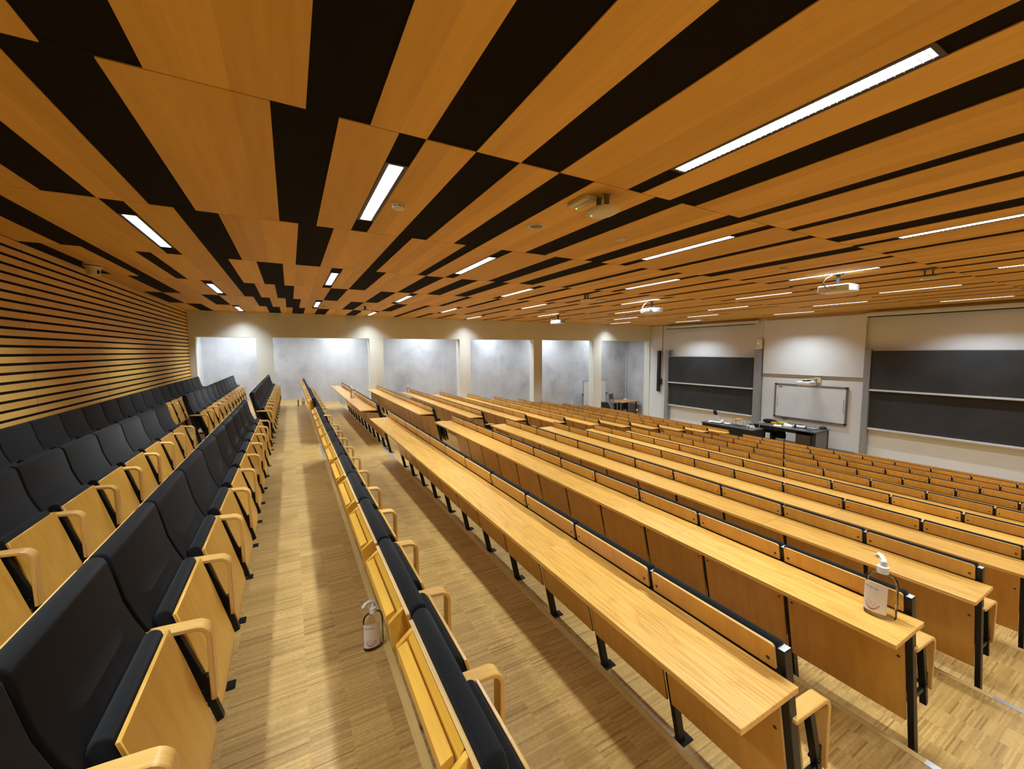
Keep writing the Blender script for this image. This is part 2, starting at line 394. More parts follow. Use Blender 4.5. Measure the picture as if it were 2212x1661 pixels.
# ------------------------------------------------------------------ ceiling: veneer boards over black felt
BAND0 = -1.71
black = {   # first joint of each two-metre band -> dark gaps (x0,x1); L = lamp slot start
 -1: ([(-1.53, -1.23), (-.93, -.63), (-.03, .27), (1.02, 1.32), (1.62, 1.92), (2.52, 2.82), (3.42, 3.72), (4.77, 4.92), (5.72, 6.02), (6.72, 6.87), (8.22, 8.37), (9.72, 9.87), (11.67, 11.82), (13.17, 13.32)], [.57, 4.02, 7.47, 10.92, 14.37]),
 0: ([(-1.68, -1.38), (-.78, -.48), (.12, .42), (.72, 1.02), (1.32, 1.62), (2.67, 2.97), (3.57, 3.72), (4.32, 4.47), (5.07, 5.37), (6.42, 6.57), (7.77, 7.92), (8.37, 8.52), (9.87, 10.02), (11.07, 11.22), (12.12, 12.27), (13.32, 13.47)], [-1.23, 2.22, 5.67, 9.12, 12.57]),
 1: ([(-2.13, -1.98), (-1.53, -1.23), (-.93, -.63), (-.03, .27), (1.02, 1.32), (1.62, 1.92), (2.52, 2.82), (3.42, 3.72), (4.77, 4.92), (5.72, 6.02), (6.72, 6.87), (8.22, 8.37), (8.97, 9.12), (9.72, 9.87), (11.67, 11.82), (12.42, 12.57), (13.17, 13.32)], [.57, 4.02, 7.47, 10.92, 14.37]),
 2: ([(-2.13, -1.83), (-.78, -.48), (.12, .42), (1.02, 1.17), (1.77, 1.92), (2.97, 3.27), (3.57, 3.87), (4.47, 4.62), (5.22, 5.37), (6.42, 6.57), (7.17, 7.32), (8.37, 8.52), (9.87, 10.02), (11.07, 11.22), (13.32, 13.47)], [-1.23, 2.22, 5.67, 9.12, 12.57]),
 3: ([(-2.44, -2.28), (-1.98, -1.83), (-1.53, -1.38), (-.78, -.63), (-.33, -.03), (1.02, 1.32), (1.92, 2.22), (2.52, 2.82), (3.12, 3.42), (4.62, 4.77), (5.37, 5.52), (5.97, 6.12), (6.72, 6.87), (8.22, 8.37), (9.72, 9.87), (11.67, 11.82)], [.57, 4.02, 7.47, 10.92, 14.37]),
 4: ([(-2.13, -1.83), (-.78, -.48), (-.18, .12), (.72, 1.02), (1.62, 1.92), (3.42, 3.57), (4.17, 4.32), (4.92, 5.07), (6.42, 6.57), (7.17, 7.32), (8.37, 8.52), (9.87, 10.02), (11.07, 11.22)], [-1.23, 2.22, 5.67, 9.12, 12.57]),
 5: ([(-2.43, -2.13), (-1.53, -1.23), (-.63, -.33), (-.03, .27), (1.32, 1.62), (2.37, 2.67), (3.12, 3.27), (4.92, 5.07), (5.52, 5.67), (6.72, 6.87), (8.22, 8.37), (9.72, 9.87)], [.57, 4.02, 7.47, 10.92, 14.37]),
 6: ([(-2.13, -1.83), (-.48, -.18), (.12, .42), (.72, 1.02), (1.62, 1.92), (3.12, 3.27), (3.87, 4.02), (4.62, 4.77), (6.42, 6.57), (7.17, 7.32), (8.37, 8.52)], [-1.23, 2.22, 5.67, 9.12, 12.57]),
}
mb = MB(); mb.box(XL-0.12, 16.4, YN, YC+0.1, ZC+0.008, ZC+0.08, 1)
lamps = []
for b, (gaps, ls) in black.items():
    y0 = 0.29 + 2*b; y1 = min(y0+2.0, YP)
    allg = sorted(gaps + [(x, x+0.15) for x in ls])
    x = XL
    for g0, g1 in allg + [(15.50, 15.5)]:
        wd = g0 - x
        if wd > 0.02:
            n = max(1, math.ceil((wd-0.05)/0.62))
            for q in range(n):
                mb.box(x + wd*q/n + (0.001 if q else 0), x + wd*(q+1)/n - (0.001 if q < n-1 else 0), y0+0.004, y1-0.004, ZC, ZC+0.006, 0)
        x = g1
    mb.box(XL, 15.5, y0-0.02, y0+0.02, ZC+0.0065, ZC+0.0085, 1)      # dark carrier rail behind each joint
    for lx in ls: lamps.append((b, lx+0.075, y0 + 0.4 + 0.6))
mb.box(15.50, XF, YN, YP, ZC-0.05, ZC+0.03, 0)
struct('ceiling', mb, ['ceil', 'felt'], smooth=0)

# ------------------------------------------------------------------ recessed ceiling lamps
rim = MB()
for sx in (-1, 1): rim.box(sx*0.060 if sx > 0 else -0.072, 0.072 if sx > 0 else -0.060, -0.62, 0.62, -0.002, 0.0075)
rim.box(-0.06, -0.046, -0.62, 0.62, 0.0, 0.0075); rim.box(0.046, 0.06, -0.62, 0.62, 0.0, 0.0075)
rim.box(-0.06, 0.06, -0.62, -0.60, -0.001, 0.0075); rim.box(-0.06, 0.06, 0.60, 0.62, -0.001, 0.0075)
rim_me = rim.mesh('housing', ['rim'], smooth=0)
dif_me = MB().box(-0.046, 0.046, -0.60, 0.60, 0.003, 0.007).mesh('diffuser', ['lamp'], smooth=0)
off_me = MB().box(-0.046, 0.046, -0.60, 0.60, 0.003, 0.007).mesh('diffuser', ['lampoff'], smooth=0)
lv = MB()
for k in range(40): lv.box(-0.046, 0.046, -0.585+0.03*k, -0.583+0.03*k, -0.004, 0.002)
lv.box(-0.001, 0.001, -0.6, 0.6, -0.004, 0.002)
lv_me = lv.mesh('louvre', ['louvre'], smooth=0)
for b, x, y in lamps:
    line = 7 - b; nth = [l for l in lamps if l[0] == b].index((b, x, y)) + 1
    off = (b == 6 and abs(x-9.195) < 0.02)
    lab = 'slim recessed ceiling light, %s from the slatted wall, %s line from the pillars' % (ORD[nth], ORD[line])
    if off: lab = 'unlit recessed ceiling light close to the pillar wall'
    t = thing('ceiling_light', lab, 'ceiling light', (x, y, ZC), 0, 'recessed ceiling lights')
    obj('housing', rim_me, '', t); obj('diffuser', off_me if off else dif_me, '', t); obj('louvre', lv_me, '', t)
    if off: continue
    ld = bpy.data.lights.get('tube') or bpy.data.lights.new('tube', 'AREA')
    ld.shape = 'RECTANGLE'; ld.size = 0.09; ld.size_y = 1.2; ld.energy = LAMP_W; ld.color = LAMP_C; ld.spread = LAMP_SPREAD
    lo = bpy.data.objects.new('tube_light', ld); COL.objects.link(lo); lo.parent = t; lo.location = (0, 0, -0.006)
# corridor lamps behind the lintel
for k in range(6):
    t = thing('corridor_light', 'corridor ceiling light behind the lintel, %s from the slatted wall end' % ORD[k+1], 'ceiling light', (-1.35+3.0*k, 15.35, ZC+0.02), 0, 'corridor lights')
    obj('housing', MB().box(-0.08, 0.08, -0.62, 0.62, -0.05, 0.006), 'rim', t, smooth=0)
    obj('diffuser', MB().box(-0.06, 0.06, -0.6, 0.6, -0.056, -0.05), 'lamp', t, smooth=0)
    ld = bpy.data.lights.get('corridor') or bpy.data.lights.new('corridor', 'AREA')
    ld.shape = 'RECTANGLE'; ld.size = 0.12; ld.size_y = 1.2; ld.energy = CORR_W; ld.color = (0.82, 0.91, 1.0); ld.spread = R(150)
    lo = bpy.data.objects.new('tube_light', ld); COL.objects.link(lo); lo.parent = t; lo.location = (0, 0, -0.06)

# ------------------------------------------------------------------ fold-up seats
def xr(z): return 0.229*(0.975-z)            # rear face of the leaning back at height z above its tier
HW = 0.2655                                  # half width of a back panel
def screws(mb, pts, m):
    for y, z in pts:
        c = xr(z) - 0.0012
        n = 8; i = len(mb.v)
        mb.v += [(c - 0.229*0.0075*sin(2*pi*k/n), y+0.0075*cos(2*pi*k/n), z+0.0075*sin(2*pi*k/n)) for k in range(n)]
        mb.f.append(tuple(range(i, i+n))); mb.m.append(m)
def slab_mesh(name, z0, z1, scr, hw=HW, th=0.012, r=0.02):
    """leaning plywood panel with rounded upper corners and dark screw heads"""
    mb = MB(); pts = []
    for a in range(5): pts.append((hw-r+r*sin(pi/2*a/4)*1.0, z1-r+r*cos(pi/2*a/4)))
    rt_ = [(y, z) for y, z in pts]
    ring = rt_ + [(hw, z0), (-hw, z0)] + [(-y, z) for y, z in reversed(rt_)]
    n = len(ring); i = 0
    mb.v = [(xr(z), y, z) for y, z in ring] + [(xr(z)+th, y, z) for y, z in ring]
    mb.f = [tuple(range(n)), tuple(range(2*n-1, n-1, -1))]; mb.m = [0, 0]
    for k in range(n): mb.f.append((k, (k+1) % n, n+(k+1) % n, n+k)); mb.m.append(1)
    screws(mb, scr, 2)
    return mb.mesh(name, ['ply', 'plyedge', 'screw'], smooth=0)
back_full = slab_mesh('backrest', 0.42, 0.978, [(-HW+0.022, 0.915), (HW-0.022, 0.915)])
back_desk = slab_mesh('backrest', 0.884, 0.978, [(-HW+0.022, 0.915), (HW-0.022, 0.915)], r=0.014)
modesty = slab_mesh('modesty_panel', 0.255, 0.850, [(s*(HW-0.022), z) for s in (-1, 1) for z in (0.80, 0.62)], r=0.003)
low_panel = slab_mesh('rear_panel', 0.24, 0.66, [(s*(HW-0.022), z) for s in (-1, 1) for z in (0.60, 0.34)], r=0.003)
prof = [(0.012, 0.980), (0.016, 0.993), (0.030, 1.003), (0.048, 1.003), (0.062, 0.994), (0.070, 0.978), (0.078, 0.94), (0.100, 0.83), (0.125, 0.76), (0.152, 0.70), (0.172, 0.62), (0.185, 0.52), (0.180, 0.44), (0.140, 0.42)]
cush_me = MB().prism(prof, -0.271, 0.271).mesh('cushion', ['fab'], 0.010, 3, 40)
prof_d = [(0.012, 0.968), (0.016, 0.979), (0.026, 0.986), (0.042, 0.985), (0.056, 0.976), (0.064, 0.955)] + prof[7:]
cush_desk = MB().prism(prof_d, -0.271, 0.271).mesh('cushion', ['fab'], 0.008, 3, 40)
def seat_ply():
    out = [(0.222, 0.714), (0.262, 0.575), (0.298, 0.440), (0.324, 0.345), (0.333, 0.290), (0.331, 0.250)]
    inn = [(x-0.0125, z-0.003) for x, z in out]
    return MB().prism(out + inn[::-1], -0.2325, 0.2325, 0).mesh('seat', ['ply', 'plyedge'], 0.0025, 1, 40)
seat_me = seat_ply()
sc = [(0.208, 0.705), (0.203, 0.722), (0.188, 0.731), (0.170, 0.729), (0.157, 0.716), (0.150, 0.690), (0.170, 0.60), (0.215, 0.44), (0.262, 0.35), (0.298, 0.325), (0.312, 0.340), (0.300, 0.400), (0.255, 0.555)]
seatc_me = MB().prism(sc, -0.226, 0.226).mesh('seat_cushion', ['fab'], 0.010, 3, 40)
def arm_poly():
    o = [(0.090, 0.694), (0.20, 0.689), (0.283, 0.684)]
    o += [(0.283+0.052*sin(a), 0.632+0.052*cos(a)) for a in [pi/2*k/6 for k in range(1, 7)]] + [(0.336, 0.52), (0.337, 0.385)]
    i = [(0.319, 0.385), (0.317, 0.52)] + [(0.283+0.034*sin(a), 0.632+0.034*cos(a)) for a in [pi/2*k/6 for k in range(6, 0, -1)]] + [(0.283, 0.666), (0.20, 0.671), (0.090, 0.676)]
    return o + i
def arm_mesh(y): return MB().prism(arm_poly(), y-0.029, y+0.029, 0, 0).mesh('armrest', ['arm'], 0.003, 1, 40)
def frame_mesh(y, desk):
    mb = MB(); zt = 0.962
    mb.prism([(xr(zt)+0.013, zt), (xr(zt)+0.056, zt), (xr(0)+0.056, 0.0), (xr(0)+0.013, 0.0)], y-0.0135, y+0.0135)
    mb.prism([(xr(zt)+0.012, zt), (xr(zt)+0.012, zt+0.004), (xr(zt)+0.057, zt+0.004), (xr(zt)+0.057, zt)], y-0.0145, y+0.0145, 1 if desk else 0)
    mb.box(0.235, 0.318, y-0.030, y+0.028, 0.0, 0.009)
    if desk:
        mb.prism([(-0.25, 0.853), (-0.25, 0.842), (-0.02, 0.815), (xr(0.8)+0.02, 0.80), (xr(0.853)+0.02, 0.853)], y-0.011, y+0.011)
    return mb.mesh('frame', ['steel', 'cap'], 0.002, 1, 35)
def bracket_mesh(y):
    mb = MB()
    mb.prism([(0.206, 0.672), (0.236, 0.672), (0.312, 0.445), (0.352, 0.290), (0.330, 0.280), (0.285, 0.435)], y-0.014, y+0.014)
    mb.prism([(0.170, 0.405), (0.170, 0.382), (0.318, 0.368), (0.318, 0.395)], y-0.008, y+0.008)
    mb.box(0.304, 0.318, y-0.013, y+0.013, 0.350, 0.475)
    mb.cyl((0.297, y-0.02, 0.42), 0.009, 0.04, 8, axis='y')
    return mb.mesh('arm_bracket', ['steel'], 0.0015, 1, 35)
arm_a, arm_b = arm_mesh(-0.28), arm_mesh(0.28)
fr_a, fr_b = frame_mesh(-0.28, False), frame_mesh(0.28, False)
fd_a, fd_b = frame_mesh(-0.28, True), frame_mesh(0.28, True)
br_a, br_b = bracket_mesh(-0.28), bracket_mesh(0.28)
rack_slat = MB().prism([(-0.050, 0.936), (-0.049, 0.942), (-0.023, 0.954), (-0.020, 0.952), (-0.020, 0.910), (-0.046, 0.900)], -0.190, 0.205).mesh('shelf_slat', ['slat'], 0, 1, 20)
rack_in = MB().prism([(-0.0145, 0.955), (-0.001, 0.974), (0.010, 0.964), (0.030, 0.86), (0.0, 0.85), (-0.0145, 0.89)], -0.205, 0.218).mesh('shelf_back', ['slat'], 0, 1, 20)
rk = []
for y in (-0.219, 0.222):
    rk.append(MB().prism([(0.002, 0.974), (-0.004, 0.974), (-0.050, 0.936), (-0.040, 0.86), (0.02, 0.66), (0.072, 0.66), (0.012, 0.93)], y-0.0085, y+0.0085).mesh('shelf_bracket', ['slat'], 0.0015, 1, 35))
slab_d = slab_mesh('backrest', 0.42, 0.978, [], r=0.006)

def seat_parts(t, kind, last):
    obj('backrest', {'desk': back_desk, 'rack': slab_d}.get(kind, back_full), '', t)
    obj('cushion', cush_desk if kind == 'desk' else cush_me, '', t); obj('seat', seat_me, '', t); obj('seat_cushion', seatc_me, '', t)
    for e in ((0, 1) if last else (0,)):
        obj('armrest', (arm_a, arm_b)[e], '', t); obj('arm_bracket', (br_a, br_b)[e], '', t)
        obj('frame', ((fr_a, fr_b), (fd_a, fd_b))[kind == 'desk'][e], '', t)
    if kind == 'desk': obj('modesty_panel', modesty, '', t)
    if kind == 'rack':
        obj('shelf_slat', rack_slat, '', t); obj('shelf_back', rack_in, '', t); [obj('shelf_bracket', m_, '', t) for m_ in rk]; obj('rear_panel', low_panel, '', t)
PROTO = {}
def place_seat(kind, last, loc, label, group):
    key = (kind, last); nm = {'desk': 'desk_chair', 'rack': 'aisle_chair', 'plain': 'auditorium_chair'}[kind]
    if key not in PROTO:
        t = thing(nm, label, 'seat', loc, 0, group); seat_parts(t, kind, last); PROTO[key] = t
        bpy.context.view_layer.update()
        return t
    return dup(PROTO[key], loc, label, group)
def seat_run(kind, x, z, y0, n, fmt, group, skip=0, from_far=True):
    for i in range(skip, n):
        q = n - i if from_far else i + 1
        place_seat(kind, i == n-1, (x, y0 + PITCH*(i+0.5), z), fmt % ORD[q], group)
# three rows by the slatted wall
seat_run('plain', -2.325, 0, 0.67, 24, 'black seat against the slatted wall, %s from the pillars', 'seats along the slatted wall', 6)
seat_run('plain', -1.515, 0, 0.67, 11, 'black seat, middle upper row, near block, %s from the cross aisle', 'middle upper row, near block', 3)
seat_run('plain', -1.515, 0, 7.95, 11, 'black seat, middle upper row, far block, %s from the pillars', 'middle upper row, far block')
seat_run('plain', -0.632, 0, 0.67, 11, 'black seat left of the upper walkway, near block, %s from the cross aisle', 'row left of the upper walkway, near block')
seat_run('plain', -0.632, 0, 7.95, 11, 'black seat left of the upper walkway, far block, %s from the pillars', 'row left of the upper walkway, far block')
# the row between the two walkways, with book racks on its back
seat_run('rack', 0.292, -0.155, 0.681, 11, 'rack-backed seat between the two walkways, near block, %s from the cross aisle', 'row with book racks, near block')
seat_run('rack', 0.292, -0.155, 7.961, 11, 'rack-backed seat between the two walkways, far block, %s from the pillars', 'row with book racks, far block')
# ten desk rows
def desktop(x, z, ya, yb, label, group):
    ln = yb-ya
    mb = MB().box(-0.292, 0.016, -ln/2+0.001, ln/2-0.001, 0.857, 0.879)
    o = obj('desktop', mb, ['ash'], None, 0.0015, 1, 35, (x, (ya+yb)/2, z))
    return tag(o, label, 'desktop', group)
for k in range(1, 11):
    gy = 0.698 + 0.0055*(k-1)
    for blk, y0 in (('near', gy), ('far', gy + 7.305 - 0.0*(k-1))):
        ref = 'the cross aisle' if blk == 'near' else 'the pillars'
        seat_run('desk', rowx(k), rowz(k), y0, 11, 'plywood-backed desk seat, %%s from %s, %s block, %s desk row down' % (ref, blk, ORD[k]), 'seats of desk row, %s block' % blk)
        js = [y0-0.062, y0+2*PITCH, y0+4*PITCH, y0+7*PITCH, y0+11*PITCH+0.062]
        for q in range(4):
            desktop(rowx(k), rowz(k), js[q], js[q+1], 'ash desktop board, %s from %s, %s block, %s desk row down' % (ORD[4-q], ref, blk, ORD[k]), 'desktops, %s block' % blk)
# front row desks without seats
def front_desk(y0, n, label):
    x = 12.434; ya, yb = y0, y0+n*PITCH
    t = thing('front_desk', label, 'desk', (x, (ya+yb)/2, ZF)); h = (yb-ya)/2
    obj('desktop', MB().box(-0.292, 0.0, -h-0.05, h+0.05, 0.700, 0.725), 'ash', t, 0.0025, 1)
    obj('front_board', MB().prism([(0.0, 0.795), (0.012, 0.795), (0.13, 0.20), (0.118, 0.20)], -h, h), 'ply', t)
    lg = MB().prism([(0.013, 0.78), (0.053, 0.78), (0.22, 0), (0.18, 0)], -0.0135, 0.0135).mesh('leg', ['steel'])
    for i in range(n+1): obj('leg', lg, '', t, loc=(0, -h+PITCH*i+ (0.014 if i == 0 else -0.014 if i == n else 0), 0))
front_desk(0.75, 7, 'long front desk below the last bench row, near block')
front_desk(8.05, 11, 'long front desk below the last bench row, far block')

# ------------------------------------------------------------------ hand sanitiser bottles
def bottle(loc, label, rz=0.0, s=1.0, pr_=None, name='sanitiser_bottle'):
    t = thing(name, label, 'bottle', loc, rz, 'pump bottles of hand sanitiser')
    pr = [(0.50, 0.0), (0.56, 0.004), (0.58, 0.012), (0.58, 0.14), (0.575, 0.165), (0.54, 0.183), (0.44, 0.195), (0.30, 0.202), (0.24, 0.206), (0.24, 0.214)]
    obj('body', MB().lathe([(r*0.1*s, z*s) for r, z in pr], seg=32, sx=1.0, sy=0.62), 'glass', t, smooth=60)
    lb = MB(); n = 14; i0 = None
    def P(a, z): return (0.0588*s*cos(a), 0.0588*s*sin(a)*0.62, z*s)
    A0, A1 = -pi*0.97, -pi*0.38
    for k in range(n):
        a, b = A0+(A1-A0)*k/n, A0+(A1-A0)*(k+1)/n
        lb.face([P(a, 0.022), P(b, 0.022), P(b, 0.158), P(a, 0.158)], 0)
    def Q(a, z): p = P(a, z); return (p[0]*1.012, p[1]*1.012, p[2])
    def mark(u0, u1, z0, z1, m):
        a, b = A0+(A1-A0)*u0, A0+(A1-A0)*u1; c = (a+b)/2
        lb.face([Q(a, z0), Q(c, z0), Q(c, z1), Q(a, z1)], m); lb.face([Q(c, z0), Q(b, z0), Q(b, z1), Q(c, z1)], m)
    for q, (u0, u1) in enumerate(((0.12, 0.34), (0.36, 0.52), (0.56, 0.7))): mark(u0, u1, 0.1355-0.002*q, 0.1385-0.002*q, 1)
    for row, (cnt, st) in enumerate(((4, 0.30), (5, 0.36), (2, 0.48))):
        for q in range(cnt): mark(st+0.065*q, st+0.065*q+0.022, 0.066-0.011*row, 0.069-0.011*row, 1)
    for q in range(10):
        f = q/9.0; u = 0.22+0.5*f; zc = 0.030 + 0.022*(2*f-1)**2
        mark(u, u+0.056, zc, zc+0.007, 2)
    obj('label', lb, ['label', 'ink', 'red'], t, smooth=60)
    pm = MB(); pm.lathe([(0.022*s, 0.206*s), (0.022*s, 0.236*s), (0.018*s, 0.239*s), (0.014*s, 0.240*s), (0.012*s, 0.262*s)], seg=20)
    pm.tube([(0.012*s, 0, 0.258*s), (0.0, 0, 0.268*s), (-0.020*s, -0.002*s, 0.276*s), (-0.042*s, -0.004*s, 0.272*s), (-0.058*s, -0.006*s, 0.256*s)], 0.0095*s, 10)
    po = obj('pump', pm, ['plastic'], t, smooth=50); po.rotation_euler = (0, 0, (pr_ or 0))
    return t
bottle((0.345, 2.285, 0.0), 'clear pump bottle standing on the upper walkway floor by the racks', R(15))
bottle((2.40, 0.765, rowz(2)+0.879), 'large clear pump bottle at the near end of the second desk row', R(-72), 1.02, R(-72))
bottle((1.27, 10.30, rowz(1)+0.879), 'pump bottle on the first desk row beyond the cross aisle', R(60))
bottle((3.50, 13.85, rowz(3)+0.879), 'pump bottle at the pillar end of the third desk row', R(80), 0.95)
bottle((12.33, 11.95, ZF+0.725), 'pump bottle behind the last bench row, near the corridor table', R(100))
bottle((0.30, 14.10, 0.0), 'pump bottle on the walkway floor close to the far opening', R(30))
t = thing('floor_post', 'short grey post on the floor by the far opening', 'post', (0.16, 14.18, 0))
obj('post', MB().box(-0.018, 0.018, -0.018, 0.018, 0.0, 0.19), 'grey', t, 0.003, 1)
obj('foot', MB().cyl((0, 0, 0), 0.05, 0.012), 'grey', t)

# ------------------------------------------------------------------ blackboard wall
XB = XF - 0.001
def blackboard(name, label, ya, yb, cols, z_top, z_mid, z_bot):
    t = thing(name, label, 'blackboard', (XF, (ya+yb)/2, ZF)); c = (ya+yb)/2
    def b(nm, x0, x1, y0, y1, z0, z1, m, bv=0.003): return obj(nm, MB().box(x0-XF, x1-XF, y0-c, y1-c, z0-ZF, z1-ZF), m, t, bv, 1)
    b('upper_panel', XF-0.16, XF-0.12, ya, yb, z_mid+0.04, z_top, 'board')
    b('upper_rail', XF-0.165, XF-0.118, ya, yb, z_top, z_top+0.022, 'alu')
    b('upper_tray', XF-0.205, XF-0.118, ya, yb, z_mid-0.008, z_mid+0.042, 'tray')
    b('lower_panel', XF-0.10, XF-0.06, ya, yb, z_bot+0.04, z_mid+0.06, 'board')
    b('lower_tray', XF-0.15, XF-0.058, ya, yb, z_bot-0.012, z_bot+0.042, 'tray')
    for y0, y1, zt in cols: b('side_column', XF-0.20, XF-0.03, y0, y1, ZF, zt, 'alud', 0.006)
    return t
bl = blackboard('blackboard', 'pair of sliding blackboards left of the whiteboard', 9.04, 12.98, ((12.99, 13.17, 1.65), (8.80, 9.03, 1.65)), 1.36, 0.16, -0.89)
blackboard('blackboard', 'pair of wide sliding blackboards right of the whiteboard', -0.6, 5.52, ((5.53, 5.68, 1.65), (-0.78, -0.61, 1.65)), 1.61, 0.41, -0.77)
hk = MB().box(-0.16, -0.14, 12.90-11.01, 12.96-11.01, 1.37-ZF, 1.66-ZF); hk.tube([(-0.15, 1.84, 1.62-ZF), (-0.15, 1.80, 1.66-ZF), (-0.15, 1.77, 1.62-ZF), (-0.15, 1.80, 1.57-ZF)], 0.008, 6)
obj('pulley', hk, 'grey', bl)
# roller screens over the boards
def roller(label, ya, yb):
    t = thing('roller_screen', label, 'projection screen', (XF, (ya+yb)/2, 2.62)); h = (yb-ya)/2
    obj('case', MB().box(-0.22, -0.04, -h, h, 0.02, 0.13), 'white', t, 0.012, 2)
    obj('slot', MB().box(-0.19, -0.07, -h+0.15, h-0.05, -0.006, 0.02), 'black', t)  # black strip stands in for the shadow under the roller case
    for s in (-1, 1): obj('bracket', MB().box(-0.05, -0.002, s*(h-0.2)-0.02, s*(h-0.2)+0.02, 0.02, 0.16), 'alud', t)
roller('retracted roller screen case above the left blackboards', 8.96, 13.22)
roller('retracted roller screen case above the right blackboards', -0.9, 5.72)
t = thing('screen_panel', 'large white projection panel above the whiteboard', 'projection screen', (XF, 7.22, 0.78))
obj('panel', MB().box(-0.10, -0.06, -1.50, 1.53, 0.0, 1.945), 'white', t, 0.003, 1)
obj('edge_strip', MB().box(-0.06, -0.001, -1.48, 1.51, 0.02, 1.93), 'trunk', t)
# interactive whiteboard with its short-throw projector
t = thing('whiteboard', 'interactive whiteboard with grey frame on the front wall', 'whiteboard', (XF-0.03, 7.19, -0.77))
W2, H2 = 1.10, 1.22
obj('panel', MB().box(-0.055, -0.025, -W2+0.03, W2-0.03, 0.03, H2-0.03), 'wb', t)
for nm, y0, y1, z0, z1 in (('frame', -W2, W2, H2-0.045, H2), ('frame', -W2, W2, 0, 0.045), ('frame', -W2, -W2+0.045, 0.045, H2-0.045), ('frame', W2-0.045, W2, 0.045, H2-0.045)):
    obj(nm, MB().box(-0.075, -0.001, y0, y1, z0, z1), 'grey', t, 0.005, 1)
for y in (-W2, W2-0.06):
    for z0 in (-0.004, H2-0.056): obj('corner', MB().box(-0.08, -0.001, y-0.002, y+0.062, z0, z0+0.06), 'black', t, 0.004, 1)
for y in (-W2+0.09, W2-0.10):
    mb = MB()
    for k in range(11): mb.box(-0.0565, -0.0545, y-0.012, y+0.012, 0.36+0.042*k, 0.385+0.042*k)
    obj('touch_keys', mb, 'grey', t)
obj('sticker', MB().box(-0.0565, -0.0545, 0.84, 0.99, 1.07, 1.13), 'trunk', t)
obj('cable', MB().tube([(-0.03, 0.86, 0.0), (-0.04, 0.80, -0.05), (-0.04, 0.70, -0.04), (-0.03, 0.62, 0.0)], 0.01, 6), 'black', t)
t = thing('wall_projector', 'white short-throw projector on an arm above the whiteboard', 'projector', (XF-0.03, 7.02, 0.46))
obj('body', MB().box(-0.82, -0.42, -0.20, 0.20, 0.02, 0.15), 'plastic', t, 0.02, 3)
obj('lens_hood', MB().box(-0.40, -0.28, -0.12, 0.04, 0.04, 0.11), 'plastic', t, 0.01, 2)
obj('arm', MB().box(-0.78, -0.002, -0.05, 0.05, 0.185, 0.225), 'gold', t, 0.004, 1)
obj('wall_plate', MB().box(-0.04, -0.001, -0.16, 0.02, 0.08, 0.26), 'gold', t, 0.004, 1)
obj('mount', MB().box(-0.70, -0.50, -0.08, 0.08, 0.15, 0.186), 'black', t)
# control box, column speaker, cable
t = thing('control_box', 'small white wall box with red light right of the left blackboards', 'control box', (XF, 8.90, 1.68))
obj('case', MB().box(-0.20, -0.001, -0.095, 0.095, 0.0, 0.37), 'plastic', t, 0.008, 2)
obj('indicator', MB().box(-0.203, -0.199, -0.03, 0.03, 0.205, 0.225), 'ledr', t)
obj('lower_light', MB().box(-0.203, -0.199, -0.04, 0.04, 0.012, 0.02), 'ledr', t)
t = thing('column_speaker', 'tall narrow black column speaker left of the blackboards', 'speaker', (XF, 13.62, -0.31))
obj('case', MB().box(-0.14, -0.03, -0.07, 0.07, 0.0, 1.94), 'black', t, 0.008, 2)
obj('grille', MB().box(-0.144, -0.139, -0.055, 0.055, 0.05, 1.89), 'screw', t)
obj('bracket', MB().box(-0.10, -0.001, -0.15, -0.07, 0.35, 0.62), 'black', t, 0.004, 1)
tag(obj('cable', MB().tube([(0, 0, 0), (0.01, 0.01, -0.7), (0, 0.0, -1.40)], 0.009, 6), 'black', loc=(XF-0.03, 13.48, ZC-0.052)), 'thin black cable hanging from the ceiling beside the column speaker', 'cable')

# ------------------------------------------------------------------ demonstration benches and what lies on them
ZB = -0.90
t = thing('lab_bench', 'black closed demonstration bench in front of the left blackboards', 'bench', (13.12, 8.42, ZF)); hb = ZB-ZF
obj('worktop', MB().box(-0.28, 0.30, -0.92, 0.92, hb-0.035, hb), 'benchtop', t, 0.004, 1)
obj('front_panel', MB().box(-0.26, -0.235, -0.90, 0.90, 0.04, hb-0.035), 'bench', t)
for y in (-0.90, 0.875): obj('side_panel', MB().box(-0.235, 0.27, y, y+0.025, 0.04, hb-0.035), 'bench', t)
obj('plinth', MB().box(-0.22, 0.25, -0.87, 0.87, 0.0, 0.04), 'black', t)
t = thing('lecture_desk', 'long dark lecture desk with open knee space under the whiteboard', 'desk', (14.60, 7.30, ZF))
obj('worktop', MB().box(-0.50, 0.48, -0.96, 0.96, hb-0.03, hb), 'benchtop', t, 0.004, 1)
obj('apron', MB().box(-0.46, -0.44, -0.92, 0.92, hb-0.13, hb-0.03), 'bench', t)
ped = obj('pedestal', MB().box(-0.46, 0.20, -0.86, -0.42, 0.06, hb-0.03), 'bench', t, 0.004, 1)
obj('drawer', MB().box(-0.475, -0.46, -0.83, -0.45, 0.12, hb-0.15), 'rim', ped, 0.003, 1)
for x, y in ((-0.46, -0.93), (0.40, -0.93), (-0.46, 0.87), (0.40, 0.87)): obj('leg', MB().box(x, x+0.07, y, y+0.06, 0.0, hb-0.03), 'bench', t, 0.004, 1)
obj('end_panel', MB().box(-0.30, 0.40, -0.92, -0.895, 0.1, hb-0.05), 'grey', t)
obj('cabinet', MB().box(-0.40, 0.30, 0.60, 0.86, 0.06, hb-0.03), 'bench', t, 0.004, 1)
def small(name, mb, m, loc, label, cat, rz=0.0, bv=0.003, group=None):
    o = obj(name, mb, m, None, bv, 1, 35, loc); o.rotation_euler = (0, 0, rz); return tag(o, label, cat, group)
